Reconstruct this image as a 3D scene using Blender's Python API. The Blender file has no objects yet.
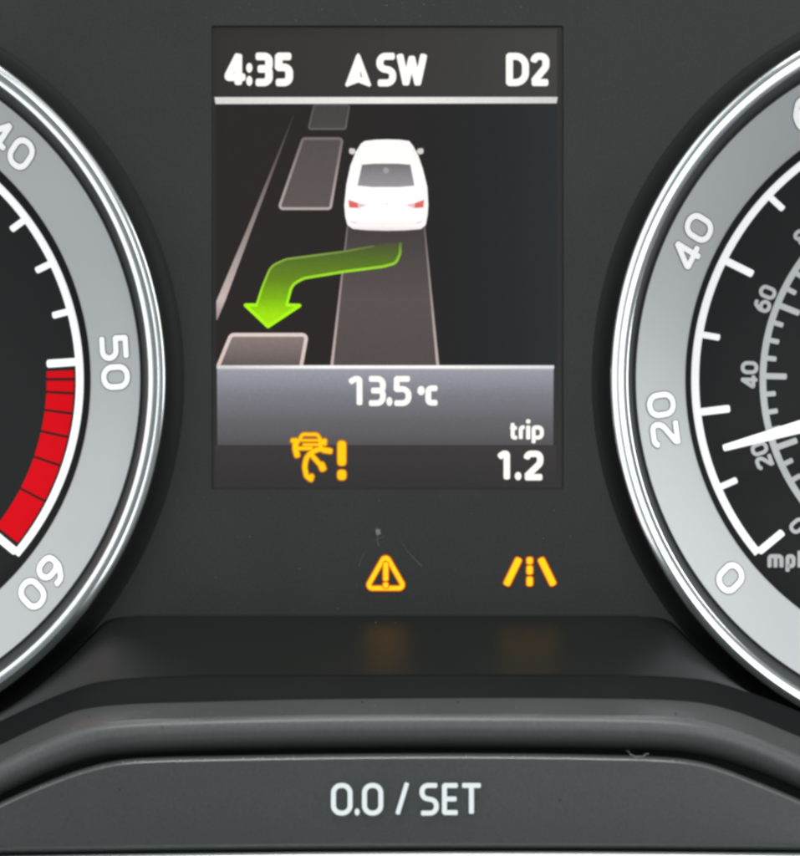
import bpy, bmesh, math, random
from mathutils import Vector
from mathutils.geometry import tessellate_polygon
random.seed(7)
R = math.radians
sc = bpy.context.scene

# ------------------------------------------------------------------ scale of the place
K = 0.00016            # metres on the panel face for one photo pixel
D = 0.45               # camera to panel face
PX, PY = 388.0, 400.0  # photo pixel straight in front of the lens
def S(y): return K * (D + y) / D                      # metres per pixel at depth y (y grows away from the lens)
def W(px, py, y=0.0): return Vector(((px - PX) * S(y), y, (PY - py) * S(y)))

# ------------------------------------------------------------------ camera
cam = bpy.data.cameras.new('camera'); cam_o = bpy.data.objects.new('camera', cam)
sc.collection.objects.link(cam_o); sc.camera = cam_o
cam_o.location = (0, -D, 0); cam_o.rotation_euler = (R(90), 0, 0)
cam.sensor_fit = 'HORIZONTAL'; cam.sensor_width = 36
cam.lens = 36 * D / (800 * K)
cam.shift_x = (400 - PX) / 800; cam.shift_y = -(428 - PY) / 800
cam.clip_start = 0.01; cam.clip_end = 50
cam.dof.use_dof = True; cam.dof.focus_distance = D - 0.004; cam.dof.aperture_fstop = 90

# ------------------------------------------------------------------ light (side-window daylight, plus lamps added for highlights and fill)
world = bpy.data.worlds.new('World'); sc.world = world; world.use_nodes = True
bg = world.node_tree.nodes['Background']
bg.inputs[0].default_value = (0.86, 0.95, 1.0, 1); bg.inputs[1].default_value = 0.21
def area(name, loc, target, sx, sy, power, col):
    l = bpy.data.lights.new(name, 'AREA'); l.shape = 'RECTANGLE'; l.size = sx; l.size_y = sy
    l.energy = power; l.color = col
    o = bpy.data.objects.new(name, l); sc.collection.objects.link(o); o.location = loc
    o.rotation_euler = (Vector(target) - Vector(loc)).to_track_quat('-Z', 'Y').to_euler()
    return o
area('side_window_light', (-0.92, -0.76, 0.0), (0, 0, 0), 0.95, 2.8, 11.0, (0.95, 0.99, 1.0))
area('added_trim_lamp', (0.0, -0.45, 0.95), (0, 0, 0), 0.5, 0.28, 6.5, (0.96, 1.0, 0.98))  # overhead lamp added to draw highlights along the trim edges
area('far_window_light', (1.25, -0.22, 0.30), (0, 0, 0), 0.6, 0.9, 8.5, (0.96, 0.99, 1.0))
area('added_rear_lamp', (0.36, -1.19, 0.06), (0, 0, 0), 0.46, 1.6, 4.8, (0.96, 0.99, 1.0))  # lamp added behind the camera for chrome reflections and frontal fill
area('added_ring_lamp', (0.50, -0.80, 0.80), (0, 0, 0), 0.6, 0.5, 0.4, (0.97, 0.99, 0.97))  # dim lamp added so the top of the left ring reflects grey
sc.view_settings.view_transform = 'Standard'; sc.view_settings.look = 'None'
sc.view_settings.exposure = 0.0; sc.view_settings.gamma = 1.0; sc.view_settings.use_curve_mapping = False
sc.render.engine = 'CYCLES'
sc.cycles.use_denoising = True
sc.cycles.pixel_filter_type = 'BLACKMAN_HARRIS'; sc.cycles.filter_width = 3.2

# ------------------------------------------------------------------ materials
def lin(c): return tuple((v / 255 / 12.92) if v / 255 <= 0.04045 else ((v / 255 + 0.055) / 1.055) ** 2.4 for v in c)
def base_mat(name):
    m = bpy.data.materials.new(name); m.use_nodes = True
    return m, m.node_tree, m.node_tree.nodes['Principled BSDF']
def plastic(name, col, rough=0.5, spec=0.5, grain=0.12, scale=6000, bump=0.15, metallic=0.0, coat=0.0, blotch=0.08):
    m, t, b = base_mat(name); N = t.nodes; L = t.links
    geo = N.new('ShaderNodeNewGeometry')
    n1 = N.new('ShaderNodeTexNoise'); n1.inputs['Scale'].default_value = scale; n1.inputs['Detail'].default_value = 2
    n2 = N.new('ShaderNodeTexNoise'); n2.inputs['Scale'].default_value = 70; n2.inputs['Detail'].default_value = 4
    L.new(geo.outputs['Position'], n1.inputs['Vector']); L.new(geo.outputs['Position'], n2.inputs['Vector'])
    a = N.new('ShaderNodeMath'); a.operation = 'MULTIPLY_ADD'; L.new(n1.outputs[0], a.inputs[0]); a.inputs[1].default_value = 2 * grain; a.inputs[2].default_value = 1 - grain
    c = N.new('ShaderNodeMath'); c.operation = 'MULTIPLY_ADD'; L.new(n2.outputs[0], c.inputs[0]); c.inputs[1].default_value = 2 * blotch; c.inputs[2].default_value = -blotch
    s = N.new('ShaderNodeMath'); s.operation = 'ADD'; L.new(a.outputs[0], s.inputs[0]); L.new(c.outputs[0], s.inputs[1])
    mx = N.new('ShaderNodeVectorMath'); mx.operation = 'SCALE'; mx.inputs[0].default_value = col; L.new(s.outputs[0], mx.inputs['Scale'])
    L.new(mx.outputs[0], b.inputs['Base Color'])
    rr_ = N.new('ShaderNodeMath'); rr_.operation = 'MULTIPLY_ADD'; L.new(n2.outputs[0], rr_.inputs[0]); rr_.inputs[1].default_value = 0.12; rr_.inputs[2].default_value = rough - 0.06
    L.new(rr_.outputs[0], b.inputs['Roughness'])
    b.inputs['Specular IOR Level'].default_value = spec; b.inputs['Metallic'].default_value = metallic
    b.inputs['Coat Weight'].default_value = coat
    if bump:
        bp = N.new('ShaderNodeBump'); bp.inputs['Strength'].default_value = bump; bp.inputs['Distance'].default_value = 0.00005
        L.new(n1.outputs[0], bp.inputs['Height']); L.new(bp.outputs[0], b.inputs['Normal'])
    return m
def paint(name, col, emit=0.0, rough=0.55, spec=0.3, ecol=None):
    m, t, b = base_mat(name)
    b.inputs['Base Color'].default_value = (*col, 1); b.inputs['Roughness'].default_value = rough
    b.inputs['Specular IOR Level'].default_value = spec
    if emit:
        b.inputs['Emission Color'].default_value = (*(ecol or col), 1); b.inputs['Emission Strength'].default_value = emit
    return m
def screen_mat(name, stops, axis='z', dither=0.10):
    """picture element of the lit display: emission, colours given as (photo pixel, rgb) stops"""
    m, t, b = base_mat(name); N = t.nodes; L = t.links
    b.inputs['Base Color'].default_value = (0.006, 0.006, 0.006, 1); b.inputs['Roughness'].default_value = 0.12
    b.inputs['Specular IOR Level'].default_value = 0.2
    b.inputs['Emission Strength'].default_value = 1.06
    geo = N.new('ShaderNodeNewGeometry')
    nz = N.new('ShaderNodeTexNoise'); nz.inputs['Scale'].default_value = 3000; nz.inputs['Detail'].default_value = 1
    L.new(geo.outputs['Position'], nz.inputs['Vector'])
    sep = N.new('ShaderNodeSeparateXYZ'); L.new(geo.outputs['Position'], sep.inputs[0])
    mr = N.new('ShaderNodeMapRange')
    if len(stops) == 1: stops = [stops[0], (stops[0][0] + 1, stops[0][1])]
    p0, p1 = stops[0][0], stops[-1][0]
    y = SCREEN_Y
    if axis == 'z':
        L.new(sep.outputs[2], mr.inputs[0]); mr.inputs[1].default_value = (PY - p0) * S(y); mr.inputs[2].default_value = (PY - p1) * S(y)
    else:
        L.new(sep.outputs[0], mr.inputs[0]); mr.inputs[1].default_value = (p0 - PX) * S(y); mr.inputs[2].default_value = (p1 - PX) * S(y)
    cr = N.new('ShaderNodeValToRGB'); L.new(mr.outputs[0], cr.inputs[0])
    el = cr.color_ramp.elements
    while len(el) < len(stops): el.new(0.5)
    for e, (p, c) in zip(el, stops): e.position = (p - p0) / (p1 - p0); e.color = (*lin(c), 1)
    a = N.new('ShaderNodeMath'); a.operation = 'MULTIPLY_ADD'; L.new(nz.outputs[0], a.inputs[0]); a.inputs[1].default_value = 2 * dither; a.inputs[2].default_value = 1 - dither
    # faint pixel raster of the panel, 0.26 mm pitch
    g = a
    for k in (0, 2):
        q = N.new('ShaderNodeMath'); q.operation = 'MULTIPLY'; L.new(sep.outputs[k], q.inputs[0]); q.inputs[1].default_value = 2 * math.pi / 0.00026
        w_ = N.new('ShaderNodeMath'); w_.operation = 'SINE'; L.new(q.outputs[0], w_.inputs[0])
        z = N.new('ShaderNodeMath'); z.operation = 'MULTIPLY_ADD'; L.new(w_.outputs[0], z.inputs[0]); z.inputs[1].default_value = 0.07; L.new(g.outputs[0], z.inputs[2]); g = z
    v = N.new('ShaderNodeVectorMath'); v.operation = 'SCALE'; L.new(cr.outputs[0], v.inputs[0]); L.new(g.outputs[0], v.inputs['Scale'])
    L.new(v.outputs[0], b.inputs['Emission Color'])
    return m
SCREEN_Y = 0.0008
M = {}
M['face'] = plastic('panel_face_plastic', (0.022, 0.024, 0.022), rough=0.5, spec=0.36, grain=0.42, scale=2300, bump=0.3, blotch=0.22)
M['shelf'] = plastic('glossy_black_shelf', (0.009, 0.011, 0.010), rough=0.46, spec=0.32, grain=0.15, scale=4000, bump=0.05)
M['trim'] = plastic('grained_grey_trim', (0.088, 0.092, 0.090), rough=0.38, spec=0.5, grain=0.3, scale=2600, bump=0.35)
M['button'] = plastic('grained_button_plastic', (0.044, 0.048, 0.048), rough=0.40, spec=0.45, grain=0.3, scale=2600, bump=0.35)
M['black'] = plastic('matt_black_plastic', (0.012, 0.012, 0.012), rough=0.55, spec=0.3, grain=0.1)
M['skirt'] = plastic('dark_bezel_skirt', (0.010, 0.011, 0.010), rough=0.6, spec=0.2, grain=0.1)
M['groove'] = plastic('satin_black_bevel', (0.050, 0.052, 0.051), rough=0.5, spec=0.35, grain=0.05, bump=0)
M['plate'] = plastic('dial_plate_black', (0.010, 0.011, 0.011), rough=0.6, spec=0.3, grain=0.12)
M['chrome'] = plastic('polished_chrome', (0.86, 0.88, 0.88), rough=0.19, spec=0.5, grain=0.02, scale=900, bump=0.02, metallic=1.0, blotch=0.04)
M['silver'] = plastic('satin_silver_band', (0.62, 0.63, 0.63), rough=0.5, spec=0.4, grain=0.03, scale=4000, bump=0.03, metallic=0.2, blotch=0.02)
M['white'] = paint('backlit_white_print', (0.85, 0.86, 0.86), 0.5, ecol=(1, 1, 1))
M['numeral'] = paint('white_numeral_print', (0.86, 0.87, 0.87), 0.36, ecol=(1, 1, 1))
M['outline'] = paint('numeral_emboss_shade', (0.17, 0.17, 0.17))
M['greyprint'] = paint('grey_scale_print', (0.42, 0.44, 0.44), 0.17, ecol=(1, 1, 1))
M['red'] = paint('redline_print', lin((170, 8, 16)), 0.55, ecol=lin((215, 2, 22)), rough=0.7, spec=0.1)
M['redgap'] = paint('dark_red_print', (0.05, 0.004, 0.004))
M['needle'] = paint('white_needle', (0.9, 0.9, 0.9), 0.55, ecol=(1, 1, 1))
M['letter'] = paint('white_button_print', (0.78, 0.82, 0.83), 0.08, ecol=(1, 1, 1))
M['amber'] = paint('amber_lamp_core', lin((180, 110, 0)), 1.0, ecol=lin((255, 206, 0)))
M['amberglow'] = paint('amber_lamp_glow', lin((120, 60, 0)), 1.0, ecol=lin((205, 92, 0)))
M['dust'] = paint('pale_dust', (0.55, 0.56, 0.54))

# ------------------------------------------------------------------ object helpers
def link(o): sc.collection.objects.link(o); return o
def tag(o, label, cat=None, group=None, kind=None):
    if label: o['label'] = label
    if cat: o['category'] = cat
    if group: o['group'] = group
    if kind: o['kind'] = kind
    return o
def thing(name, label, cat, loc):
    o = bpy.data.objects.new(name, None); o.empty_display_size = 0.01; link(o); o.location = loc
    return tag(o, label, cat)
def mesh_obj(name, verts, faces, mats, parent=None, smooth=False, mi=None, rel=True):
    off = parent_loc(parent) if rel else Vector()
    me = bpy.data.meshes.new(name)
    me.from_pydata([tuple(Vector(v) - off) for v in verts], [], faces)
    for m in (mats if isinstance(mats, list) else [mats]): me.materials.append(m)
    if mi: me.polygons.foreach_set('material_index', mi)
    if smooth: me.polygons.foreach_set('use_smooth', [True] * len(me.polygons))
    me.update()
    o = bpy.data.objects.new(name, me); link(o)
    if parent: o.parent = parent
    return o
def parent_loc(p):
    v = Vector()
    while p is not None: v += p.location; p = p.parent
    return v
class MB:
    def __init__(s): s.v = []; s.f = []; s.m = []
    def add(s, verts, faces, mi=0):
        b = len(s.v); s.v += [Vector(x) for x in verts]
        s.f += [tuple(i + b for i in f) for f in faces]; s.m += [mi] * len(faces)
    def build(s, name, mats, parent=None, smooth=False, rel=True):
        return mesh_obj(name, s.v, s.f, mats, parent, smooth, s.m, rel)

# ---- flat shapes: paths in photo pixels turned into ribbons and polygons
def rounded(pts, closed=False, tmin=0.0, step=2.5):
    """pts: (x, y, r). Returns a dense polyline with arcs of radius r at the corners."""
    P = [Vector((p[0], p[1])) for p in pts]; r = [max(p[2] if len(p) > 2 else 0, tmin) for p in pts]
    n = len(P); out = []
    for i in range(n):
        if not closed and i in (0, n - 1): out.append(P[i]); continue
        a, b, c = P[i - 1], P[i], P[(i + 1) % n]
        u = a - b; w = c - b; lu, lw = u.length, w.length
        if lu < 1e-6 or lw < 1e-6: continue
        u /= lu; w /= lw
        ang = math.acos(max(-1, min(1, u.dot(w))))
        if ang > R(176) or ang < R(4): out.append(b); continue
        la = lu * (1.0 if (not closed and i == 1) else 0.5); lb = lw * (1.0 if (not closed and i == n - 2) else 0.5)
        d = min(r[i] / math.tan(ang / 2), la * 0.98, lb * 0.98); rad = d * math.tan(ang / 2)
        bis = (u + w).normalized(); cen = b + bis * (rad / math.sin(ang / 2))
        s0 = b + u * d; s1 = b + w * d
        a0 = math.atan2(s0.y - cen.y, s0.x - cen.x); a1 = math.atan2(s1.y - cen.y, s1.x - cen.x)
        da = (a1 - a0 + math.pi) % (2 * math.pi) - math.pi
        k = max(3, int(abs(da) / R(14)) + 1)
        for j in range(k + 1):
            q = a0 + da * j / k; out.append(cen + rad * Vector((math.cos(q), math.sin(q))))
    res = []
    m = len(out)
    for i in range(m if closed else m - 1):
        a, b = out[i], out[(i + 1) % m]; k = max(1, int((b - a).length / step))
        for j in range(k): res.append(a.lerp(b, j / k))
    if not closed: res.append(out[-1])
    cl = [res[0]]
    for p in res[1:]:
        if (p - cl[-1]).length > 1e-4: cl.append(p)
    return cl
def ribbon(mb, poly, t, fmap, closed=False, layer=0, mi=0, cap=0.5, t1=None):
    n = len(poly); L = []; Rr = []
    for i in range(n):
        a = poly[i - 1] if (i > 0 or closed) else poly[i]; c = poly[(i + 1) % n] if (i < n - 1 or closed) else poly[i]
        d = (c - a).normalized(); nrm = Vector((-d.y, d.x))
        w = t if t1 is None else t + (t1 - t) * i / (n - 1)
        if 0 < i < n - 1 or closed:
            e1 = (poly[i] - a); e2 = (c - poly[i])
            if e1.length > 1e-9 and e2.length > 1e-9:
                cs = max(0.55, math.cos(e1.angle(e2) / 2)); w = w / cs
        L.append(poly[i] + nrm * w / 2); Rr.append(poly[i] - nrm * w / 2)
    V = [fmap(p.x, p.y, layer) for p in L] + [fmap(p.x, p.y, layer) for p in Rr]
    F = [(i, n + i, n + (i + 1) % n, (i + 1) % n) for i in range(n if closed else n - 1)]
    mb.add(V, F, mi)
    if not closed and cap > 0:
        for (p, q, w) in ((poly[0], poly[1], t), (poly[-1], poly[-2], t if t1 is None else t1)):
            d = (p - q).normalized(); nr = Vector((-d.y, d.x)); pts = []
            for j in range(9):
                g = math.pi * j / 8; cx, sx = math.cos(g), math.sin(g)
                sg = 1 if cx >= 0 else -1
                pts.append(p + nr * (w / 2) * sg * abs(cx) ** 0.75 + d * (w * cap * sx ** 0.75))
            mb.add([fmap(z.x, z.y, layer) for z in pts], [tuple(range(9))], mi)
def polygon(mb, pts, fmap, layer=0, mi=0):
    pts = [Vector((p[0], p[1])) for p in pts]
    tr = tessellate_polygon([[Vector((p.x, p.y, 0)) for p in pts]])
    mb.add([fmap(p.x, p.y, layer) for p in pts], [tuple(x) for x in tr], mi)
def circle(cx, cy, r, n=20, ry=None): return [(cx + r * math.cos(2 * math.pi * i / n), cy + (ry or r) * math.sin(2 * math.pi * i / n)) for i in range(n)]

# ---- a stroke alphabet in the style of the dials (x right, y up, unit box)
G = {
 '0': [('c', [(0, 0, .46), (0, 1, .46), (1, 1, .46), (1, 0, .46)])],
 '1': [('o', [(-.05, .9, 0), (.45, 1, .05), (1, 1, .02), (1, 0, 0)])],
 '2': [('o', [(0, .86, 0), (.08, 1, .4), (1, 1, .5), (1, .6, .5), (.05, .08, 0)]), ('o', [(0, 0, 0), (1, 0, 0)])],
 '3': [('o', [(0, 1, 0), (1, 1, .45), (1, .52, .3), (.18, .52, 0)]), ('o', [(.18, .52, 0), (1, .52, .35), (1, 0, .5), (0, 0, 0)])],
 '4': [('o', [(.70, 1, 0), (0, .27, .06), (0, .2, .06), (1.05, .2, 0)]), ('o', [(.72, 1, 0), (.72, 0, 0)])],
 '4o': [('o', [(.62, 1, 0), (0, .25, .06), (0, .2, .06), (1.05, .2, 0)]), ('o', [(.72, .52, 0), (.72, 0, 0)])],
 '5': [('o', [(.95, 1, 0), (.04, 1, 0)]), ('o', [(.04, 1, 0), (.02, .58, 0)]), ('o', [(.02, .58, 0), (1, .58, .5), (1, 0, .5), (0, 0, 0)])],
 '6': [('c', [(0, 0, .46), (0, .6, .46), (1, .6, .46), (1, 0, .46)]), ('o', [(.72, 1, 0), (.38, 1, .3), (0, .6, .4), (0, .3, 0)])],
 '8': [('c', [(.05, .53, .42), (.05, 1, .42), (.95, 1, .42), (.95, .53, .42)]), ('c', [(0, 0, .44), (0, .53, .44), (1, .53, .44), (1, 0, .44)])],
 'S': [('o', [(.98, 1, 0), (0, 1, .5), (0, .55, .45), (1, .46, .45), (1, 0, .5), (.02, 0, 0)])],
 'W': [('o', [(0, 1, 0), (.25, 0, 0)]), ('o', [(.25, 0, 0), (.5, .92, 0)]), ('o', [(.5, .92, 0), (.75, 0, 0)]), ('o', [(.75, 0, 0), (1, 1, 0)])],
 'D': [('o', [(0, 1, 0), (0, 0, 0)]), ('o', [(0, 1, 0), (1, 1, .62), (1, 0, .62), (0, 0, 0)])],
 'E': [('o', [(1, 1, 0), (0, 1, 0)]), ('o', [(0, 1, 0), (0, 0, 0)]), ('o', [(0, 0, 0), (1, 0, 0)]), ('o', [(0, .5, 0), (.9, .5, 0)])],
 'T': [('o', [(0, 1, 0), (1, 1, 0)]), ('o', [(.5, 1, 0), (.5, 0, 0)])],
 'C': [('o', [(1, 1, 0), (0, 1, .45), (0, 0, .45), (1, 0, 0)])],
 '/': [('o', [(0, 0, 0), (1, 1, 0)])],
 'm': [('o', [(0, 0, 0), (0, 1, .06), (1, 1, .3), (1, 0, 0)]), ('o', [(.5, .95, 0), (.5, 0, 0)])],
 'p': [('o', [(0, -.42, 0), (0, 1, .06), (1, 1, .45), (1, 0, .45), (.1, 0, 0)])],
 'h': [('o', [(0, 1.42, 0), (0, 0, 0)]), ('o', [(0, 1, 0), (1, 1, .45), (1, 0, 0)])],
 't': [('o', [(.25, 1.3, 0), (.25, 0, .4), (1, 0, 0)]), ('o', [(0, .95, 0), (.95, .95, 0)])],
 'r': [('o', [(0, 0, 0), (0, 1, .3), (1, 1, 0)])],
}
def glyph(mb, ch, x0, x1, y0, y1, t, fmap, layer=0, mi=0, cap=0.35, grow=0.0):
    """draw ch into the box x0..x1, y0..y1 (y up), t = stroke width; grow widens the stroke for an outline"""
    ax, bx = x0 + t / 2, x1 - t / 2; ay, by = y0 + t / 2, y1 - t / 2
    if ch == '.':
        polygon(mb, circle((x0 + x1) / 2, (y0 + y1) / 2, (x1 - x0) / 2 + grow / 2, 16, (y1 - y0) / 2 + grow / 2), fmap, layer, mi); return
    sx, sy = bx - ax, by - ay; rs = min(abs(sx), abs(sy))
    for k, (kind, pts) in enumerate(G[ch]):
        q = [(ax + p[0] * sx, ay + p[1] * sy, p[2] * rs) for p in pts]
        pl = rounded(q, kind == 'c', tmin=t * 0.52 if len(q) > 2 else 0, step=2.0)
        ribbon(mb, pl, t + grow, fmap, kind == 'c', layer + k * 0.2, mi, cap)

# ------------------------------------------------------------------ lathe for the dial rings
def lathe(name, groups, cx, cz, mat, parent, n=256):
    """groups: list of smooth strips, each a list of (radius, y)."""
    mb = MB()
    for g in groups:
        V = []; m = len(g)
        for i in range(n):
            a = 2 * math.pi * i / n
            V += [Vector((cx + r * math.cos(a), y, cz + r * math.sin(a))) for r, y in g]
        F = []
        for i in range(n):
            j = (i + 1) % n
            F += [(i * m + k, i * m + k + 1, j * m + k + 1, j * m + k) for k in range(m - 1)]
        mb.add(V, F)
    return mb.build(name, mat, parent, smooth=True)

# ------------------------------------------------------------------ the setting: panel face with its openings
DX = 605 * S(-0.006)                  # dial centres sit this far either side of the lens axis
DZ = (PY - 379.3) * S(0)
Y_PLATE, Y_BIN, Y_BOUT, Y_RING = 0.015, 0.0096, 0.0014, -0.006
def rr(rpx, y): return rpx * S(y)
def xz(px, py, y=0): w = W(px, py, y); return Vector((w.x, w.z, 0))
hole_r = rr(384, 0)
SCR = (211.5, 563.5, 25.5, 489.5)     # screen opening
outer = [xz(-800, -260), xz(1576, -260), xz(1576, 1000), xz(-800, 1000)]
h1 = [Vector((-DX + hole_r * math.cos(2 * math.pi * i / 128), DZ + hole_r * math.sin(2 * math.pi * i / 128), 0)) for i in range(128)]
h2 = [Vector((DX + hole_r * math.cos(2 * math.pi * i / 128), DZ + hole_r * math.sin(2 * math.pi * i / 128), 0)) for i in range(128)]
def rrect(x0, x1, y0, y1, r, n=5):
    return [(p.x, p.y) for p in rounded([(x0, y0, r), (x1, y0, r), (x1, y1, r), (x0, y1, r)], True, step=1e9)]
scr_loop = [xz(*p) for p in rrect(SCR[0], SCR[1], SCR[2], SCR[3], 2)]
tri = tessellate_polygon([outer, h1, h2, scr_loop])
allp = outer + h1 + h2 + scr_loop
mb = MB(); mb.add([(p.x, 0, p.y) for p in allp], [tuple(t) for t in tri])
# chamfered rim that leads down to the display
n = len(scr_loop); inner = [xz(*p) for p in rrect(SCR[0] + 2.2, SCR[1] - 2.2, SCR[2] + 2.2, SCR[3] - 2.2, 1.2)]
mb.add([(p.x, 0, p.y) for p in scr_loop] + [(p.x, 0.0014, p.y) for p in inner], [(i, (i + 1) % n, n + (i + 1) % n, n + i) for i in range(n)])
face = mb.build('instrument_panel', M['face'])
tag(face, 'matt charcoal panel face between the two dials and round the display', kind='structure')

# ------------------------------------------------------------------ curves of the lower trim, in photo pixels
def curve(pts):
    pts = sorted(pts); X = [p[0] for p in pts]; Y = [p[1] for p in pts]; n = len(X)
    d = [(Y[i + 1] - Y[i]) / (X[i + 1] - X[i]) for i in range(n - 1)]
    m = [d[0]] + [(d[i - 1] + d[i]) / 2 for i in range(1, n - 1)] + [d[-1]]
    def f(x):
        if x <= X[0]: return Y[0] + m[0] * (x - X[0])
        if x >= X[-1]: return Y[-1] + m[-1] * (x - X[-1])
        i = max(j for j in range(n - 1) if X[j] <= x); h = X[i + 1] - X[i]; s = (x - X[i]) / h
        return (2 * s**3 - 3 * s**2 + 1) * Y[i] + (s**3 - 2 * s**2 + s) * h * m[i] + (-2 * s**3 + 3 * s**2) * Y[i + 1] + (s**3 - s**2) * h * m[i + 1]
    return f
cA = curve([(-40, 741), (0, 722), (30, 708), (60, 695), (85, 686), (110, 681), (160, 677.5), (280, 676), (400, 675.5), (560, 675.5), (640, 676.5), (676, 678), (711, 682), (734, 688.5), (765, 699), (800, 713), (840, 731)])
cB = curve([(-40, 763), (0, 745), (25, 733), (50, 721.5), (75, 711.5), (100, 706.8), (125, 704.5), (200, 702), (300, 699.5), (400, 698.5), (500, 698), (600, 698.7), (676, 700.6), (708, 704.2), (739, 712.5), (764, 722), (800, 737), (840, 754)])
cC = curve([(-40, 785), (0, 765), (25, 752.5), (50, 741.2), (75, 732), (100, 726.2), (125, 723.6), (200, 720.3), (300, 718), (400, 717), (500, 717), (600, 717.8), (676, 720.7), (701, 724), (726, 729.8), (751, 738), (777, 748.5), (800, 758.6), (840, 776)])
cE = curve([(-40, 826), (0, 806), (25, 794.5), (50, 784), (75, 774.8), (100, 767.6), (125, 763), (160, 760.8), (200, 759.8), (300, 758), (400, 757), (500, 757), (600, 758.4), (676, 761.4), (701, 765.2), (726, 772.6), (751, 782.4), (777, 793), (800, 803), (840, 821)])
cD = lambda x: cE(x) - 16.0
XS = [x for x in range(-150, 951, 5)]
def ring_bottom(x, pad):
    best = 0
    for c in (-DX, DX):
        dx = (x - PX) * S(0) - c; r = rr(384, 0) + pad * S(0)
        if abs(dx) < r: best = max(best, PY - (DZ - math.sqrt(r * r - dx * dx)) / S(0))
    return best
def R0(x):
    a, b = 615.0, ring_bottom(x, 8); k = 10.0
    return (a + b + math.sqrt((a - b) ** 2 + 14.0 ** 2)) / 2 if b > 560 else a
def loft(name, groups, mat, parent=None, label=None):
    """groups: smooth strips; each strip is a list of (function of x giving the photo row, depth)"""
    mb = MB()
    for g in groups:
        V = []; m = len(g)
        for x in XS: V += [W(x, f(x), y) for f, y in g]
        F = [(i * m + k, i * m + k + 1, (i + 1) * m + k + 1, (i + 1) * m + k) for i in range(len(XS) - 1) for k in range(m - 1)]
        mb.add(V, F)
    o = mb.build(name, mat, parent, smooth=True)
    return o
o_ = lambda c, d: (lambda x: c(x) + d)
shelf = loft('shelf', [[(R0, 0.0002), (lambda x: R0(x) * 0.5 + cA(x) * 0.5 - 0.6, -0.0172), (o_(cA, -1.0), -0.0335)]], M['shelf'], face)
loft('shelf_lip', [[(o_(cA, -1.0), -0.0335), (o_(cA, -.3), -0.0340), (o_(cA, 1.0), -0.0343), (o_(cB, 4), -0.0365)]], plastic('dull_black_lip', (0.006, 0.007, 0.007), rough=0.6, spec=0.12, grain=0.2, scale=2300), face)
tag(shelf, 'glossy black ledge below the warning lamps')

# ------------------------------------------------------------------ lower trim bar
def rail(c, d, y): return (o_(c, d), y)
trim = thing('trim_bar', 'grey grained trim bar curving along the foot of the panel above the button strip', 'trim', W(400, 760, -0.04))
loft('top_face', [[rail(cB, 2.0, -0.0360), rail(cB, 0.0, -0.0366), rail(cB, 1.0, -0.0374), rail(cC, -3.0, -0.0462)]], M['trim'], trim)
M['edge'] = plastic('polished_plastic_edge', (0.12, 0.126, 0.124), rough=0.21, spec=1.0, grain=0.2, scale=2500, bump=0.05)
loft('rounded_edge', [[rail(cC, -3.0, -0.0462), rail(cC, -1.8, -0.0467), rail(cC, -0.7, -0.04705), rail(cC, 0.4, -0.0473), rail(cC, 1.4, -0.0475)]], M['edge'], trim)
loft('front_face', [[rail(cC, 1.4, -0.0475), rail(cC, 5, -0.0479), rail(cC, 12, -0.0480), rail(cC, 19, -0.0475), rail(cC, 24, -0.0466), rail(cC, 28, -0.0452), rail(cC, 31, -0.0432), rail(cC, 33, -0.0395)]], M['trim'], trim)
gap = loft('shadow_groove', [[rail(cD, 2, -0.0385), rail(cE, 8, -0.0385)]], M['black'], trim)

# ------------------------------------------------------------------ button strip with its lettering
btn = thing('button_strip', 'wide dark grey button strip lettered 0.0 / SET below the trim bar', 'button', W(400, 850, -0.05))
cF = curve([(-40, 851.5), (0, 850.5), (200, 847.5), (400, 846), (600, 846), (800, 847.5), (840, 848)])
body = loft('button_face', [[rail(cE, 1.5, -0.05155), (lambda x: min(cE(x) + 30, cF(x) - 3), -0.0520), (lambda x: max(cE(x) + 6, cF(x) - 5.0), -0.0524), (cF, -0.0522), (o_(cF, 3), -0.0512), (o_(cF, 6), -0.0480), (o_(cF, 9), -0.044)]], M['button'], btn)
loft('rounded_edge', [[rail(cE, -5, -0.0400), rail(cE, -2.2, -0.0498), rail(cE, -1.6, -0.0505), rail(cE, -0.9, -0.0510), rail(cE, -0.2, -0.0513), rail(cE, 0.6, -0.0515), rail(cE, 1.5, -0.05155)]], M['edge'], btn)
fb = lambda x, y, l=0: W(x, 856 - y, -0.0529 - l * 2e-6)     # lettering lies a hair proud of the strip
mb = MB()
for ch, x0, x1, ya, yb in (('0', 331, 352.5, 783, 815.5), ('.', 354.6, 359.6, 808.5, 815.5), ('0', 362, 383.2, 783, 815.5), ('/', 395.5, 409, 781.5, 815.5),
                           ('S', 419.5, 438.8, 783, 815.5), ('E', 442, 459, 783, 815), ('T', 460.8, 482, 783, 815)):
    glyph(mb, ch, x0, x1, 856 - yb, 856 - ya, 4.9 if ch != '/' else 4.5, fb, cap=0.25)
mb.build('lettering', M['letter'], btn)
strip = loft('chrome_strip', [[rail(cF, 5.2, -0.0490), rail(cF, 6.0, -0.0540), rail(cF, 7.0, -0.0546), rail(cF, 12, -0.0550), rail(cF, 26, -0.0556), rail(cF, 40, -0.0540)]],
             plastic('satin_chrome_strip', (0.62, 0.64, 0.63), rough=0.3, metallic=0.9, grain=0.03, bump=0.03))
tag(strip, 'thin bright metal strip along the very bottom edge under the button strip', 'trim strip')

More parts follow.
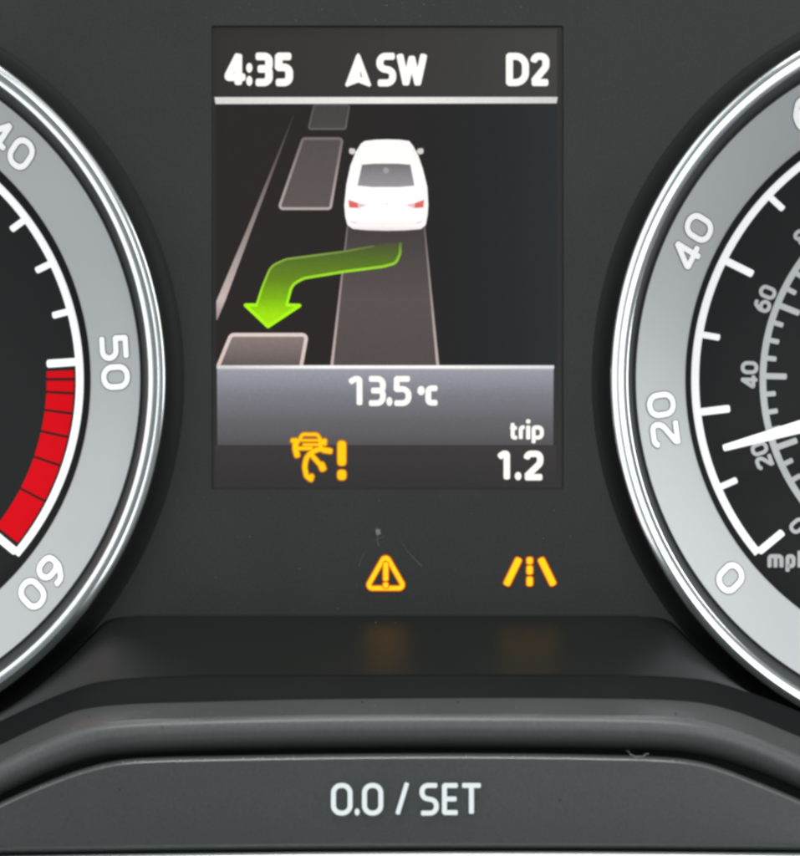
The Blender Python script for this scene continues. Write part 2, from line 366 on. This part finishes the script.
# ------------------------------------------------------------------ dials
def dial_root(name, label, cx):
    t = thing(name, label, 'gauge', Vector((cx, Y_PLATE, DZ)))
    f = lambda r, y: (rr(r, y), y)
    # polished bezel: two rounded strips with a fine crease between them
    def arc(r0, y0, r1, y1, bulge, k=7):
        out = []
        for i in range(k + 1):
            s = i / k; b = bulge * math.sin(math.pi * s)
            out.append(f(r0 + (r1 - r0) * s, y0 + (y1 - y0) * s - b))
        return out
    g1 = [f(381.0, 0.0004), f(380.8, -0.0038)] + arc(380.2, -0.0053, 374.2, -0.0057, 0.00004)
    g2 = arc(373.8, -0.0057, 364.6, -0.00542, 0.00008) + [f(363.8, -0.0052), f(363.2, -0.0047)]
    lathe('bezel_ring', [g1, g2], cx, DZ, M['chrome'], t)
    lathe('crease', [[f(374.25, -0.00565), f(374.0, -0.0053), f(373.75, -0.00565)]], cx, DZ, M['black'], t)
    lathe('bezel_skirt', [[f(395, 0.0001), f(392, -0.00008), f(390, -0.0002), f(388, -0.0005), f(385, -0.0011), f(382, -0.0022), f(380.6, -0.0046)]], cx, DZ, M['skirt'], t)
    lathe('inner_bevel', [[f(363.4, -0.0048), f(356, -0.0010), f(350, 0.0016), f(346.5, 0.0026)]], cx, DZ, M['groove'], t)
    lathe('numeral_band', [[f(347.6, Y_BOUT + 0.0006), f(347.0, Y_BOUT)], [f(347.0, Y_BOUT), f(288, Y_BIN)], [f(288, Y_BIN), f(286.8, Y_BIN + 0.0003)]], cx, DZ, M['silver'], t)
    lathe('well_wall', [[f(287.2, Y_BIN + 0.0002), f(284.5, Y_PLATE + 0.0006)]], cx, DZ, M['black'], t)
    # plate
    rp = rr(287, Y_PLATE); k = 160
    V = [Vector((cx, Y_PLATE, DZ))] + [Vector((cx + rp * math.cos(2 * math.pi * i / k), Y_PLATE, DZ + rp * math.sin(2 * math.pi * i / k))) for i in range(k)]
    mesh_obj('dial_plate', V, [(0, 1 + i, 1 + (i + 1) % k) for i in range(k)], M['plate'], t)
    return t
SP = S(Y_PLATE)
def plate_pt(cx, r, a, lift): return Vector((cx + r * SP * math.cos(R(a)), Y_PLATE - lift, DZ + r * SP * math.sin(R(a))))
def sector(name, cx, r0, r1, a0, a1, lift, mat, parent, thick=0.00012, step=1.0):
    """raised curved bar with side walls"""
    k = max(2, int(abs(a1 - a0) / step)); V = []; F = []
    for i in range(k + 1):
        a = a0 + (a1 - a0) * i / k
        V += [plate_pt(cx, r0, a, lift), plate_pt(cx, r1, a, lift), plate_pt(cx, r0, a, lift - thick), plate_pt(cx, r1, a, lift - thick)]
    for i in range(k):
        b, c = i * 4, i * 4 + 4
        F += [(b, b + 1, c + 1, c), (b, c, c + 2, b + 2), (b + 1, b + 3, c + 3, c + 1)]
    F += [(0, 2, 3, 1), (k * 4, k * 4 + 1, k * 4 + 3, k * 4 + 2)]
    return mesh_obj(name, V, F, mat, parent)
def tick_mesh(name, r0, r1, w, mat, cap=0.3, lift=0.00022):
    """a tick along +X from the dial centre, r0 the free end"""
    mb = MB(); fm = lambda x, y, l: Vector((x * SP, -lift - l * 1e-6, y * SP))
    pl = [Vector((r1, 0)), Vector((r0 + w * cap, 0))]
    ribbon(mb, pl, w, fm, cap=cap)
    fm2 = lambda x, y, l: Vector((x * SP, -lift + 0.00012, y * SP))
    e = [(r1, -w / 2), (r0 + w * cap * 0.5, -w / 2), (r0, 0), (r0 + w * cap * 0.5, w / 2), (r1, w / 2)]
    V = [fm(x, y, 0) for x, y in e] + [fm2(x, y, 0) for x, y in e]
    mb.add(V, [(i, i + 1, i + 6, i + 5) for i in range(4)])
    me = bpy.data.meshes.new(name); me.from_pydata([tuple(v) for v in mb.v], [], mb.f); me.materials.append(mat); me.update()
    return me
def put_tick(name, me, a, parent):
    o = bpy.data.objects.new(name, me); link(o); o.parent = parent; o.rotation_euler = (0, -R(a), 0); return o
def numeral_on_band(text, cx, a, parent, rmid=317.0, h=31.5, w=25.6, gap=3.6, t=5.8):
    """raised digits lying on the sloping silver band, tops outward"""
    ym = (Y_BIN + Y_BOUT) / 2; s = S(ym)
    er = Vector((math.cos(R(a)), math.sin(R(a)))); eu = Vector((math.sin(R(a)), -math.cos(R(a))))
    ri, ro = rr(288, Y_BIN), rr(347, Y_BOUT)
    def fm(u, v, l):
        p = er * (rmid + v) * s + eu * u * s; r = p.length
        y = Y_BIN + (Y_BOUT - Y_BIN) * (r - ri) / (ro - ri)
        return Vector((cx + p.x, y - 0.00016 - l * 6e-6, DZ + p.y))
    mb = MB(); tot = len(text) * w + (len(text) - 1) * gap; x = -tot / 2
    for ch in text:
        c = ch
        glyph(mb, c, x, x + w, -h / 2, h / 2, t, fm, layer=-12, mi=1, grow=2.0)  # dark under-stroke paints the shade of the embossing round each digit
        glyph(mb, c, x, x + w, -h / 2, h / 2, t, fm, layer=0, mi=0)
        x += w + gap
    return mb.build('numeral', [M['numeral'], M['outline']], parent)
def numeral_on_plate(text, cx, a, parent, rmid, h, w, gap, t, mat):
    er = Vector((math.cos(R(a)), math.sin(R(a)))); eu = Vector((math.sin(R(a)), -math.cos(R(a))))
    def fm(u, v, l):
        p = er * (rmid + v) * SP + eu * u * SP
        return Vector((cx + p.x, Y_PLATE - 0.0002 - l * 6e-6, DZ + p.y))
    mb = MB(); x = -(len(text) * w + (len(text) - 1) * gap) / 2
    for ch in text: glyph(mb, ch, x, x + w, -h / 2, h / 2, t, fm); x += w + gap
    return mb.build('inner_numeral', mat, parent)

# tachometer, at the left edge
tach = dial_root('tachometer', 'round rev counter with red zone, cut off by the left edge', -DX)
sector('scale_arc', -DX, 265.8, 273.4, -40.3, 95, 0.0002, M['white'], tach)
mi_t = tick_mesh('tick', 250.5, 266.5, 6.6, M['white']); ma_t = tick_mesh('major_tick', 237, 266.5, 7.8, M['white'])
A50 = 3.9; ST = 10.95
for i in range(-4, 8):
    a = A50 + i * ST
    if i in (-3, -2, -1): continue
    major = i % 4 == 0
    put_tick('major_tick' if major else 'tick', ma_t if major else mi_t, a if i != -4 else -39.9, tach)
bnd = [(2.1, .5), (-.2, -2.6), (-3.2, -7.0), (-7.6, -12.2), (-12.8, -18.6), (-19.2, -27.0), (-27.6, -38.1)]
for a0, a1 in bnd: sector('red_segment', -DX, 236.6, 263.6, a0, a1, 0.0002, M['red'], tach)
sector('red_backing', -DX, 236.4, 264.6, 2.3, -38.4, 0.00006, M['redgap'], tach, thick=0.00005)
for txt, a in (('50', 3.1), ('40', 48.0), ('60', -39.8), ('30', 91.5)): numeral_on_band(txt, -DX, a, tach)

# speedometer, at the right edge
spd = dial_root('speedometer', 'round mph speedometer with white needle, cut off by the right edge', DX)
sector('scale_arc', DX, 266.8, 274.4, 219.8, 85, 0.0002, M['white'], spd)
mi_s = tick_mesh('tick', 249.5, 267.5, 6.3, M['white']); ma_s = tick_mesh('major_tick', 237.5, 267.5, 7.4, M['white'])
A20 = 186.9; SS = 1.665
for mph in range(0, 90, 10):
    a = A20 + (20 - mph) * SS; major = mph % 20 == 0
    put_tick('major_tick' if major else 'tick', ma_s if major else mi_s, a - (0.5 if mph == 0 else 0), spd)
for txt, a in (('0', 218.7), ('20', 187.2), ('40', 154.1), ('60', 120.4), ('80', 87)): numeral_on_band(txt, DX, a, spd)
sector('inner_scale_arc', DX, 199.6, 206.2, 220.4, 60, 0.0002, M['greyprint'], spd)
mi_k = tick_mesh('inner_tick', 190.5, 200.5, 5.0, M['greyprint']); ma_k = tick_mesh('inner_major_tick', 179, 200.5, 6.0, M['greyprint'])
for kmh in range(0, 131, 5):
    a = 178.9 + (40 - kmh) * 1.036; major = kmh % 20 == 0
    put_tick('inner_major_tick' if major else 'inner_tick', ma_k if major else mi_k, a, spd)
for txt, a, r in (('0', 220.9, 222.5), ('20', 200.3, 217.5), ('40', 178.6, 216.5), ('60', 158, 216.5), ('80', 137.2, 217), ('100', 116, 217)):
    numeral_on_plate(txt, DX, a, spd, r, 17.5, 13.0, 1.0, 3.8, M['greyprint'])
mb = MB(); fpl = lambda x, y, l=0: W(x, 856 - y, Y_PLATE - 0.0002 - l * 6e-6)
for ch, x0, x1 in (('m', 767.5, 783.5), ('p', 785.5, 795.5), ('h', 797.5, 807)): glyph(mb, ch, x0, x1, 856 - 568.2, 856 - 554.2, 4.1, fpl)
mb.build('unit_lettering', M['greyprint'], spd)
# needle: tapered blade with a rounded back, and its hub cap out of the frame
yN = Y_PLATE - 0.004; sN = S(yN); aN = 195.5
er = Vector((math.cos(R(aN)), math.sin(R(aN)))); et = Vector((-er.y, er.x))
V = []; F = []; secs = 14
for i in range(secs + 1):
    s = i / secs; r = 256.5 - (256.5 - 10) * s ** 2.2
    hw = (3.3 + 0.04 * (256.5 - r)) * (0.55 if i == 0 else 1)
    for (o2, dy) in ((-1, 0.0006), (-0.8, 0), (0.8, 0), (1, 0.0006)):
        p = er * r * sN + et * o2 * hw * sN; V.append(Vector((DX + p.x, yN + dy, DZ + p.y)))
for i in range(secs):
    for k in range(3): F.append((i * 4 + k, i * 4 + k + 1, i * 4 + 4 + k + 1, i * 4 + 4 + k))
F.append((0, 1, 2, 3))
nd = mesh_obj('needle', V, F, M['needle'], spd)
hub = lathe('hub_cap', [[(rr(1, yN), yN - 0.004), (rr(40, yN), yN - 0.004), (rr(45, yN), yN - 0.003), (rr(46, yN), Y_PLATE)]], DX, DZ, M['black'], nd, 48)

# ------------------------------------------------------------------ display
scr = thing('display_screen', 'lit colour display between the dials showing a white car and green arrow', 'display', W(387, 489, SCREEN_Y))
def fs(lv): return lambda x, y, l=0: W(x, 856 - y, SCREEN_Y - lv * 0.000012 - l * 1e-6)
def flip(pts): return [(p[0], 856 - p[1], *p[2:]) for p in pts]
def flat(name, pts, mat, lv, parent=scr):
    mb = MB(); polygon(mb, flip(pts), fs(lv)); return mb.build(name, mat, parent)
def lines(name, strokes, mat, lv, parent=scr, cap=0.3):
    mb = MB()
    for k, (pts, t, closed, *rest) in enumerate(strokes):
        pl = rounded(flip(pts), closed, step=3); ribbon(mb, pl, t, fs(lv), closed, layer=k * .4, cap=cap, t1=rest[0] if rest else None)
    return mb.build(name, mat, parent)
def words(name, items, t, mat, lv, parent=scr, cap=0.35):
    mb = MB()
    for k, (ch, x0, x1, ya, yb) in enumerate(items): glyph(mb, ch, x0, x1, 856 - yb, 856 - ya, t, fs(lv), cap=cap)
    return mb.build(name, mat, parent)
def sm(name, *stops, axis='z'): return screen_mat(name, list(stops), axis)
cw = sm('screen_white', (50, (255, 252, 246)))
# backing glass fills the opening; the lit picture sits on it
flat('glass', [(212.6, 26.6), (562.4, 26.6), (562.4, 488.4), (212.6, 488.4)], sm('screen_glass', (26, (46, 44, 41)), (104, (44, 42, 41)), (300, (40, 40, 40)), (489, (46, 46, 44))), 0)
flat('header_field', [(216, 29), (557, 29), (557, 97), (216, 97)], sm('screen_header', (216, (46, 44, 43)), (390, (53, 51, 50)), (557, (59, 59, 58)), axis='x'), 1)
flat('map_field', [(216, 104), (557, 104), (557, 366), (216, 366)], sm('screen_map', (216, (36, 32, 31)), (330, (36, 31, 30)), (430, (33, 31, 31)), (490, (30, 32, 33)), (557, (35, 38, 38)), axis='x'), 1)
flat('header_line', [(214.5, 97.2), (557.6, 97), (556.6, 103.2), (215.5, 104)], sm('screen_line', (214, (214, 212, 208)), (390, (236, 234, 230)), (557, (206, 206, 203)), axis='x'), 3)
wide = sm('screen_lane', (104, (40, 37, 36)), (240, (68, 62, 60)), (300, (86, 78, 76)), (366, (80, 72, 70)))
flat('lane', [(347.6, 226), (424.4, 226), (438, 366), (331.5, 366)], wide, 2)
edge = sm('screen_lane_edge', (226, (110, 100, 98)), (366, (190, 172, 170)))
lines('lane_edge', [([(347.6, 226), (331.8, 366)], 1.4, False, 2.8)], edge, 3, cap=0)
lines('lane_edge', [([(424.4, 226), (437.8, 366)], 1.4, False, 2.8)], edge, 3, cap=0)
mb = MB(); polygon(mb, flip([(293, 116), (294, 116), (250, 234), (225.5, 300), (217.2, 320), (216.4, 320), (216.4, 301), (246.6, 230)]), fs(2))
mb.build('road_line', sm('screen_road_line', (112, (46, 42, 41)), (160, (92, 84, 82)), (240, (150, 138, 135)), (300, (196, 178, 174)), (322, (140, 126, 123))), scr)
boxm = sm('screen_bay', (104, (64, 62, 61)), (129, (70, 67, 66)), (140, (82, 76, 75)), (215, (92, 83, 82)))
bayl = sm('screen_bay_edge', (104, (84, 80, 79)), (129, (102, 96, 95)), (138, (116, 108, 106)), (209, (178, 164, 161)))
def bay(corners, rad, wl, mf, ml):
    pl = rounded(flip([(x, y, rad) for x, y in corners]), True, step=3)
    mb = MB(); polygon(mb, [(p.x, p.y) for p in pl], fs(2)); b = mb.build('parking_bay', mf, scr)
    mb = MB(); ribbon(mb, pl, wl, fs(3), True); mb.build('bay_edge', ml, b)
bay([(314, 105), (349.5, 105), (345.5, 129), (308.5, 129)], 2, 1.6, boxm, bayl)
bay([(303, 138.5), (342.4, 138.5), (330.4, 208.6), (278.8, 208.6)], 3, 2.6, boxm, bayl)
b3 = [(218.5, 366), (231, 337, ), (307, 334.5), (301, 366)]
mb = MB(); polygon(mb, flip([(218.5, 365.8), (231, 334.8), (306.8, 334.8), (301.2, 365.8)]), fs(2))
nb = mb.build('parking_bay', sm('screen_bay_near', (333, (136, 122, 120)), (350, (118, 106, 104)), (366, (92, 82, 81))), scr)
lines('bay_edge', [([(218.3, 365.8, 0), (231, 334.8, 5), (306.8, 334.8, 4), (301.2, 365.8, 0)], 3.6, False)], sm('screen_bay_near_edge', (333, (222, 203, 198)), (366, (212, 190, 180))), 3, nb, cap=0)
# turn arrow
lowp = [(400.4, 243), (400.2, 253, 5), (396, 263, 8), (383, 266.6, 20), (344, 271.6, 9), (304, 278.2, 16), (292, 284.5, 14), (286.6, 305)]
uppp = [(256.6, 305), (262, 288, 24), (271, 266, 16), (286, 259.2, 16), (345, 251.4, 20), (374, 246), (386, 243)]
head = [(300.6, 305.2), (268, 327.2), (244.4, 304.6)]
up = [(p.x, p.y) for p in rounded(lowp, step=4)] + head + [(p.x, p.y) for p in rounded(uppp, step=4)]
arrow = flat('turn_arrow', up, sm('screen_arrow', (242, (74, 72, 58)), (250, (76, 92, 40)), (262, (84, 112, 30)), (280, (98, 132, 22)), (298, (122, 176, 8)), (312, (152, 218, 0)), (328, (168, 236, 0))), 4)
am = sm('screen_arrow_edge', (242, (92, 104, 50)), (252, (124, 168, 50)), (266, (150, 210, 40)), (300, (166, 246, 10)), (328, (176, 248, 4)))
lines('arrow_edge', [(lowp, 2.6, False), ([(286.4, 305), (300, 305.4, .2), (268, 326.6, .2), (245.2, 305, .2), (256.8, 305)], 3.2, False)], am, 5, arrow)
lines('arrow_edge', [(uppp[:-1], 1.9, False)], sm('screen_arrow_far_edge', (244, (84, 92, 56)), (256, (128, 160, 66)), (275, (150, 204, 50)), (304, (166, 246, 10))), 5, arrow)
# the car seen from behind
carw = sm('screen_car_white', (139, (250, 248, 244)), (200, (255, 253, 251)), (224, (254, 249, 248)), (231.5, (232, 220, 218)))
co = [(361, 143.6), (365, 141), (375, 139.8), (387.7, 139.4), (400, 139.8), (409, 141), (413, 145.8), (418, 155), (422.7, 168.6), (427.2, 186.8), (428.2, 205), (427.4, 216), (425.6, 225), (421, 229), (405, 230.3), (387.7, 230.7), (368, 230.2), (352.8, 228.8), (347.5, 225), (345.2, 216), (344.4, 205), (346.5, 184), (350.5, 165.6), (355.8, 152)]
pic = flat('car_picture', co, carw, 6)
flat('rear_window', [(362, 164.6), (375, 163.6), (398, 163.6), (410.4, 164.6), (414.4, 185.6), (400, 187), (372, 187), (357.4, 185.6)], sm('screen_car_glass', (164, (112, 110, 112)), (176, (136, 133, 136)), (187, (150, 147, 150))), 7, pic)
flat('head_restraint', circle(386, 170.5, 3, 14), sm('screen_car_restraint', (170, (158, 156, 158))), 8, pic)
for s in (-1, 1):
    q = lambda x: 386.3 + s * (x - 386.3)
    flat('mirror', [(q(350), 148.2), (q(354.5), 148.6), (q(356), 152), (q(353), 154.6), (q(349.6), 153.4), (q(349), 150.5)], sm('screen_car_mirror', (150, (214, 206, 202))), 6.5, pic)
    flat('side_window', [(q(361.2), 146.5), (q(359), 152), (q(354.2), 164), (q(352.6), 169), (q(355), 162), (q(358.5), 152)], sm('screen_car_side', (150, (190, 184, 186))), 7, pic)
    tl = flat('tail_light', [(q(348.3), 199.6), (q(358), 203.1), (q(366.8), 204.9), (q(359), 208.2), (q(349.2), 207.6)], sm('screen_car_lamp_pale', (204, (232, 190, 192))), 7, pic)
    flat('red_lens', [(q(348.3), 199.6), (q(357.6), 203), (q(358), 207.9), (q(349.2), 207.6)], sm('screen_car_lamp', (199, (232, 112, 104)), (208, (214, 92, 92))), 8, tl)
    flat('bumper_vent', [(q(350), 220.2), (q(357), 222.4), (q(357), 224), (q(351.5), 223.2)], sm('screen_car_vent', (222, (240, 214, 216))), 7, pic)
flat('bumper_edge', [(358, 222.8), (414, 222.8), (414, 223.8), (358, 223.8)], sm('screen_car_bumper', (223, (248, 232, 232))), 7, pic)
flat('boot_line', [(352.5, 190.4), (420, 190.4), (420.4, 191.4), (352.1, 191.4)], sm('screen_car_boot', (190, (240, 236, 236))), 7, pic)
flat('badge', circle(386.6, 203.6, 1.5, 12), sm('screen_car_badge', (203, (238, 234, 236))), 7, pic)
# lower fields
flat('info_field', [(217, 366), (553.6, 366), (553.2, 445), (217.4, 445)], sm('screen_info', (366, (182, 183, 190)), (371, (150, 151, 160)), (395, (120, 120, 129)), (420, (98, 97, 101)), (445, (82, 80, 81))), 3)
flat('info_highlight', [(216.6, 365.4), (554, 365.4), (554, 368.6), (216.8, 368.6)], sm('screen_info_top', (217, (206, 206, 210)), (330, (252, 250, 248)), (430, (252, 250, 248)), (554, (220, 220, 222)), axis='x'), 4)
flat('lower_field', [(215, 445), (556, 445), (556, 486.5), (215, 486.5)], sm('screen_lower', (445, (56, 53, 53)), (486, (48, 46, 46))), 1)
# readouts
words('clock_readout', [('4', 224.6, 246.0, 52.6, 86.2), ('.', 246.2, 252.4, 63, 72.6), ('.', 246.2, 252.4, 76.0, 85.8), ('3', 254.4, 272.8, 52.6, 86.2), ('5', 274.6, 293, 52.6, 86.2)], 7.6, cw, 5)
hd = words('heading_readout', [('S', 376.4, 396.2, 52.8, 86.4), ('W', 396.6, 427, 52.8, 86.4)], 7.0, cw, 5)
ca = flat('compass_pointer', [(356.4, 55), (358.2, 53.2), (360, 55), (371.2, 85), (369.6, 86.8), (358.2, 82.4), (346.8, 86.8), (345.2, 85)], cw, 5)
flat('pointer_slit', [(360.2, 70), (362.4, 77.6), (360.4, 76.6)], sm('screen_slit', (70, (120, 116, 112))), 6, ca)
words('gear_readout', [('D', 506, 529, 52.8, 86), ('2', 530.6, 549.4, 52.8, 86)], 7.0, cw, 5)
words('temperature_readout', [('1', 348.6, 362.4, 376, 406), ('3', 368, 385.8, 376, 406), ('.', 386.4, 392.4, 397, 406), ('5', 393.4, 411.4, 376, 406), ('.', 417.4, 424.8, 386, 395.2), ('C', 425.4, 438.4, 385.4, 405.6)], 5.8, cw, 6)
words('trip_lettering', [('t', 509.6, 517.8, 425.4, 439.6), ('r', 518.8, 525.4, 425.4, 439.6), ('p', 531.6, 543.8, 425.4, 439.6)], 4.0, cw, 6)
mb = MB(); ribbon(mb, [Vector((528.2, 856 - 426.8)), Vector((528.2, 856 - 438.2))], 4.2, fs(6), cap=.3); polygon(mb, flip(circle(528.2, 421.4, 2.3, 12)), fs(6))
mb.build('trip_lettering', cw, scr)
words('trip_readout', [('1', 497.6, 510, 450.6, 480.4), ('.', 514.8, 521.4, 472, 480.2), ('2', 523.8, 543.4, 450.6, 480.4)], 6.4, cw, 5)
# amber assistance symbol on the display: car with lifting trail, and an exclamation mark
oa = sm('screen_amber_glow', (430, (214, 120, 6))); ya = sm('screen_amber', (430, (255, 206, 4)))  # wide orange strokes paint the glow round the yellow cores
strokes = [([(295, 444, 0), (299, 440.5, 1), (302.5, 434.4, 3), (317.4, 434.4, 3), (321, 440.5, 1), (325, 444, 0)], 3.0),
           ([(301.5, 440.3, 0), (318.8, 440.3, 0)], 2.2), ([(293, 440.6, 0), (297.5, 441.5, 0)], 4.4), ([(322.4, 441.5, 0), (324.6, 441, 0)], 4.4),
           ([(295.6, 441, 0), (295.4, 449, 0), (297, 454.8, 0)], 5.4), ([(298, 448.4, 0), (311, 448.2, 0)], 3.4), ([(304, 444.8, 0), (321, 444.6, 0)], 2.6), ([(320.4, 441, 0), (320.6, 445.6, 0)], 4.6),
           ([(330, 450.6, 0), (318, 448.6, 12), (306.5, 456, 14), (304.6, 467, 14), (306.4, 476, 3), (311, 479.2, 0)], 4.4),
           ([(312.8, 456.4, 0), (322.4, 467.2, 0)], 4.2), ([(321.6, 465.4, 0), (322.6, 468, 0)], 6.4), ([(309.4, 478.4, 0), (311.6, 476.4, 0)], 4.4), ([(324, 450.6, 0), (330, 451.4, 0)], 4.2)]
sy = lines('warning_symbol', [(p, w + 2.2, False) for p, w in strokes] , oa, 5, cap=.5)
lines('lit_core', [(p, w - .2, False) for p, w in strokes], ya, 6.5, sy, cap=.5)
ex = lines('exclamation_mark', [([(341.8, 445), (341.8, 461.4)], 10.4, False), ([(341.8, 474.2), (341.8, 475.6)], 10.6, False)], oa, 5, cap=.5)
lines('lit_core', [([(341.8, 445), (341.8, 461.4)], 8.0, False), ([(341.8, 474.2), (341.8, 475.6)], 8.4, False)], ya, 6.5, ex, cap=.5)

# ------------------------------------------------------------------ warning lamps in the face
def fl(lv): return lambda x, y, l=0: W(x, 856 - y, -0.00012 - lv * 0.00002 - l * 1e-6)
def lamp_lines(name, strokes, mat, lv, parent, grow=0.0):
    mb = MB()
    for k, (pts, t, closed) in enumerate(strokes):
        pl = rounded(flip(pts), closed, step=3); ribbon(mb, pl, t + grow, fl(lv), closed, layer=k, cap=.4)
    return mb.build(name, mat, parent)
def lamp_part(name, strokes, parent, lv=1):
    # bright core per lit window; its orange glow is painted as a wider under-stroke
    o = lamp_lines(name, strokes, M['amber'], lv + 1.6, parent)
    lamp_lines('glow_rim', strokes, M['amberglow'], lv + .8, o, grow=2.6)
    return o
wl = thing('warning_light', 'lit amber warning triangle with exclamation mark in the panel below the display', 'warning light', W(385.6, 591, 0))
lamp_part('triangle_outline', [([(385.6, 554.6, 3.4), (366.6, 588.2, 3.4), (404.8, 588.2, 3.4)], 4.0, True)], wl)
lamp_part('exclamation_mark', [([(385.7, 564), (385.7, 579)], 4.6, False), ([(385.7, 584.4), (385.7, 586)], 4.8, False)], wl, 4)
ll = thing('lane_light', 'lit amber lane symbol of two slanted bars and dashes right of the warning triangle', 'warning light', W(529.6, 586, 0))
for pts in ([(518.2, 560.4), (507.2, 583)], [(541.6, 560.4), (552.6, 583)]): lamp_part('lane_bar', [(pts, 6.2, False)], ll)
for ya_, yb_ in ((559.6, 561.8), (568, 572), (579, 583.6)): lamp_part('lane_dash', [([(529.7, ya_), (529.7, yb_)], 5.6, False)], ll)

# ------------------------------------------------------------------ dust and a fibre
def tube(mb, pts, r, n=5):
    V = []; F = []
    for i, p in enumerate(pts):
        d = (pts[min(i + 1, len(pts) - 1)] - pts[max(i - 1, 0)]).normalized()
        a = d.orthogonal().normalized(); b = d.cross(a)
        V += [p + (a * math.cos(2 * math.pi * k / n) + b * math.sin(2 * math.pi * k / n)) * r for k in range(n)]
    for i in range(len(pts) - 1):
        F += [(i * n + k, i * n + (k + 1) % n, i * n + n + (k + 1) % n, i * n + n + k) for k in range(n)]
    F += [tuple(range(n)), tuple(range((len(pts) - 1) * n, len(pts) * n))]
    mb.add(V, F)
mb = MB()
def speck(p, r):
    V = [p + Vector((random.uniform(.6, 1) * a, random.uniform(.6, 1) * b, random.uniform(.6, 1) * c)) * r for a, b, c in ((1, 0, 0), (-1, 0, 0), (0, 1, 0), (0, -1, 0), (0, 0, 1), (0, 0, -1))]
    mb.add(V, [(0, 2, 4), (2, 1, 4), (1, 3, 4), (3, 0, 4), (2, 0, 5), (1, 2, 5), (3, 1, 5), (0, 3, 5)])
def on_shelf(px, py):
    a, b = R0(px), cA(px); s = (py - a) / (b - a); return W(px, py, -0.0335 * s - 0.0001)
for px, py, l in ((349, 658, 5), (507.5, 636, 7), (399, 674, 4)):
    tube(mb, [on_shelf(px, py - l / 2), on_shelf(px + .6, py), on_shelf(px, py + l / 2)], 0.00009)
speck(on_shelf(538.5, 666), 0.00028); speck(on_shelf(541, 664.6), 0.00016)
for i in range(140): speck(on_shelf(random.uniform(130, 680), random.uniform(622, 672)), random.choice((.00003, .00004, .00005, .00009)))
for i in range(90):
    x = random.uniform(20, 780); speck(W(x, cE(x) - random.uniform(-1, 1), -0.0512), random.uniform(.00004, .00009))
for i in range(120):
    x = random.uniform(10, 790); speck(W(x, cC(x) + random.uniform(-12, 1), -0.0474), random.uniform(.00003, .00006))
dust = mb.build('dust', M['dust']); tag(dust, 'fine pale dust specks lying on the black ledge and trim edges', kind='stuff')
mb = MB(); pts = [W(x, y, -0.0518) for x, y in ((627, 750.6), (629, 752), (630.2, 754.6), (633, 755.2), (636, 757), (640, 756.2), (643, 757), (645, 754.4), (648.4, 753.6))]
tube(mb, pts, 0.000028)
tag(mb.build('fibre', M['dust']), 'tiny curled pale fibre caught in the groove above the button strip', 'fibre')

# fine wipe scratches and a nick in the panel face above the warning triangle
mb = MB(); ff = lambda x, y, l=0: W(x, 856 - y, -0.00006 - l * 2e-6)
for pts, t in (([(401, 541), (408, 552, 20), (421.5, 566)], 1.1), ([(367, 549), (362, 557), (359, 566)], .8), ([(376.5, 524), (378, 545)], 1.2), ([(373, 541), (384, 536)], .7)):
    ribbon(mb, rounded(flip(pts), step=3), t * .3, ff, cap=.5, t1=t)
mb.build('scratch', plastic('scratched_plastic', (0.075, 0.078, 0.075), rough=0.7, bump=0), face)
mb = MB(); polygon(mb, flip([(375.2, 530.2), (377, 529), (380.4, 529.4), (380, 531.6), (381.2, 533.6), (378.4, 535), (375.8, 534), (376.2, 532)]), lambda x, y, l=0: W(x, 856 - y, -0.00009))
mb.build('scuff_mark', paint('pale_scuff', (0.2, 0.19, 0.185)), face)

# dark flecks on the trim and a few pale ones on the panel face
mb = MB()
for px, py in ((162, 727), (89, 717), (28, 743), (362, 702), (458, 702), (209, 806), (297, 778), (640, 716), (676, 714), (120, 790), (560, 800), (700, 812)):
    y = -0.0470 if py < 722 else (-0.0481 if py < 745 else -0.0522)
    speck(W(px, py, y), random.choice((.00012, .00018, .00022)))
mb.build('dark_fleck', M['black'])
tag(bpy.data.objects['dark_fleck'], 'dark specks of dirt scattered on the trim bar and button strip', kind='stuff')
mb = MB()
for i in range(70): speck(W(random.uniform(175, 605), random.choice((random.uniform(-5, 22), random.uniform(495, 610))), -0.00002), random.choice((.00003, .00004, .00006)))
mb.build('pale_fleck', M['dust'])
tag(bpy.data.objects['pale_fleck'], 'faint pale dust flecks on the charcoal panel face', kind='stuff')
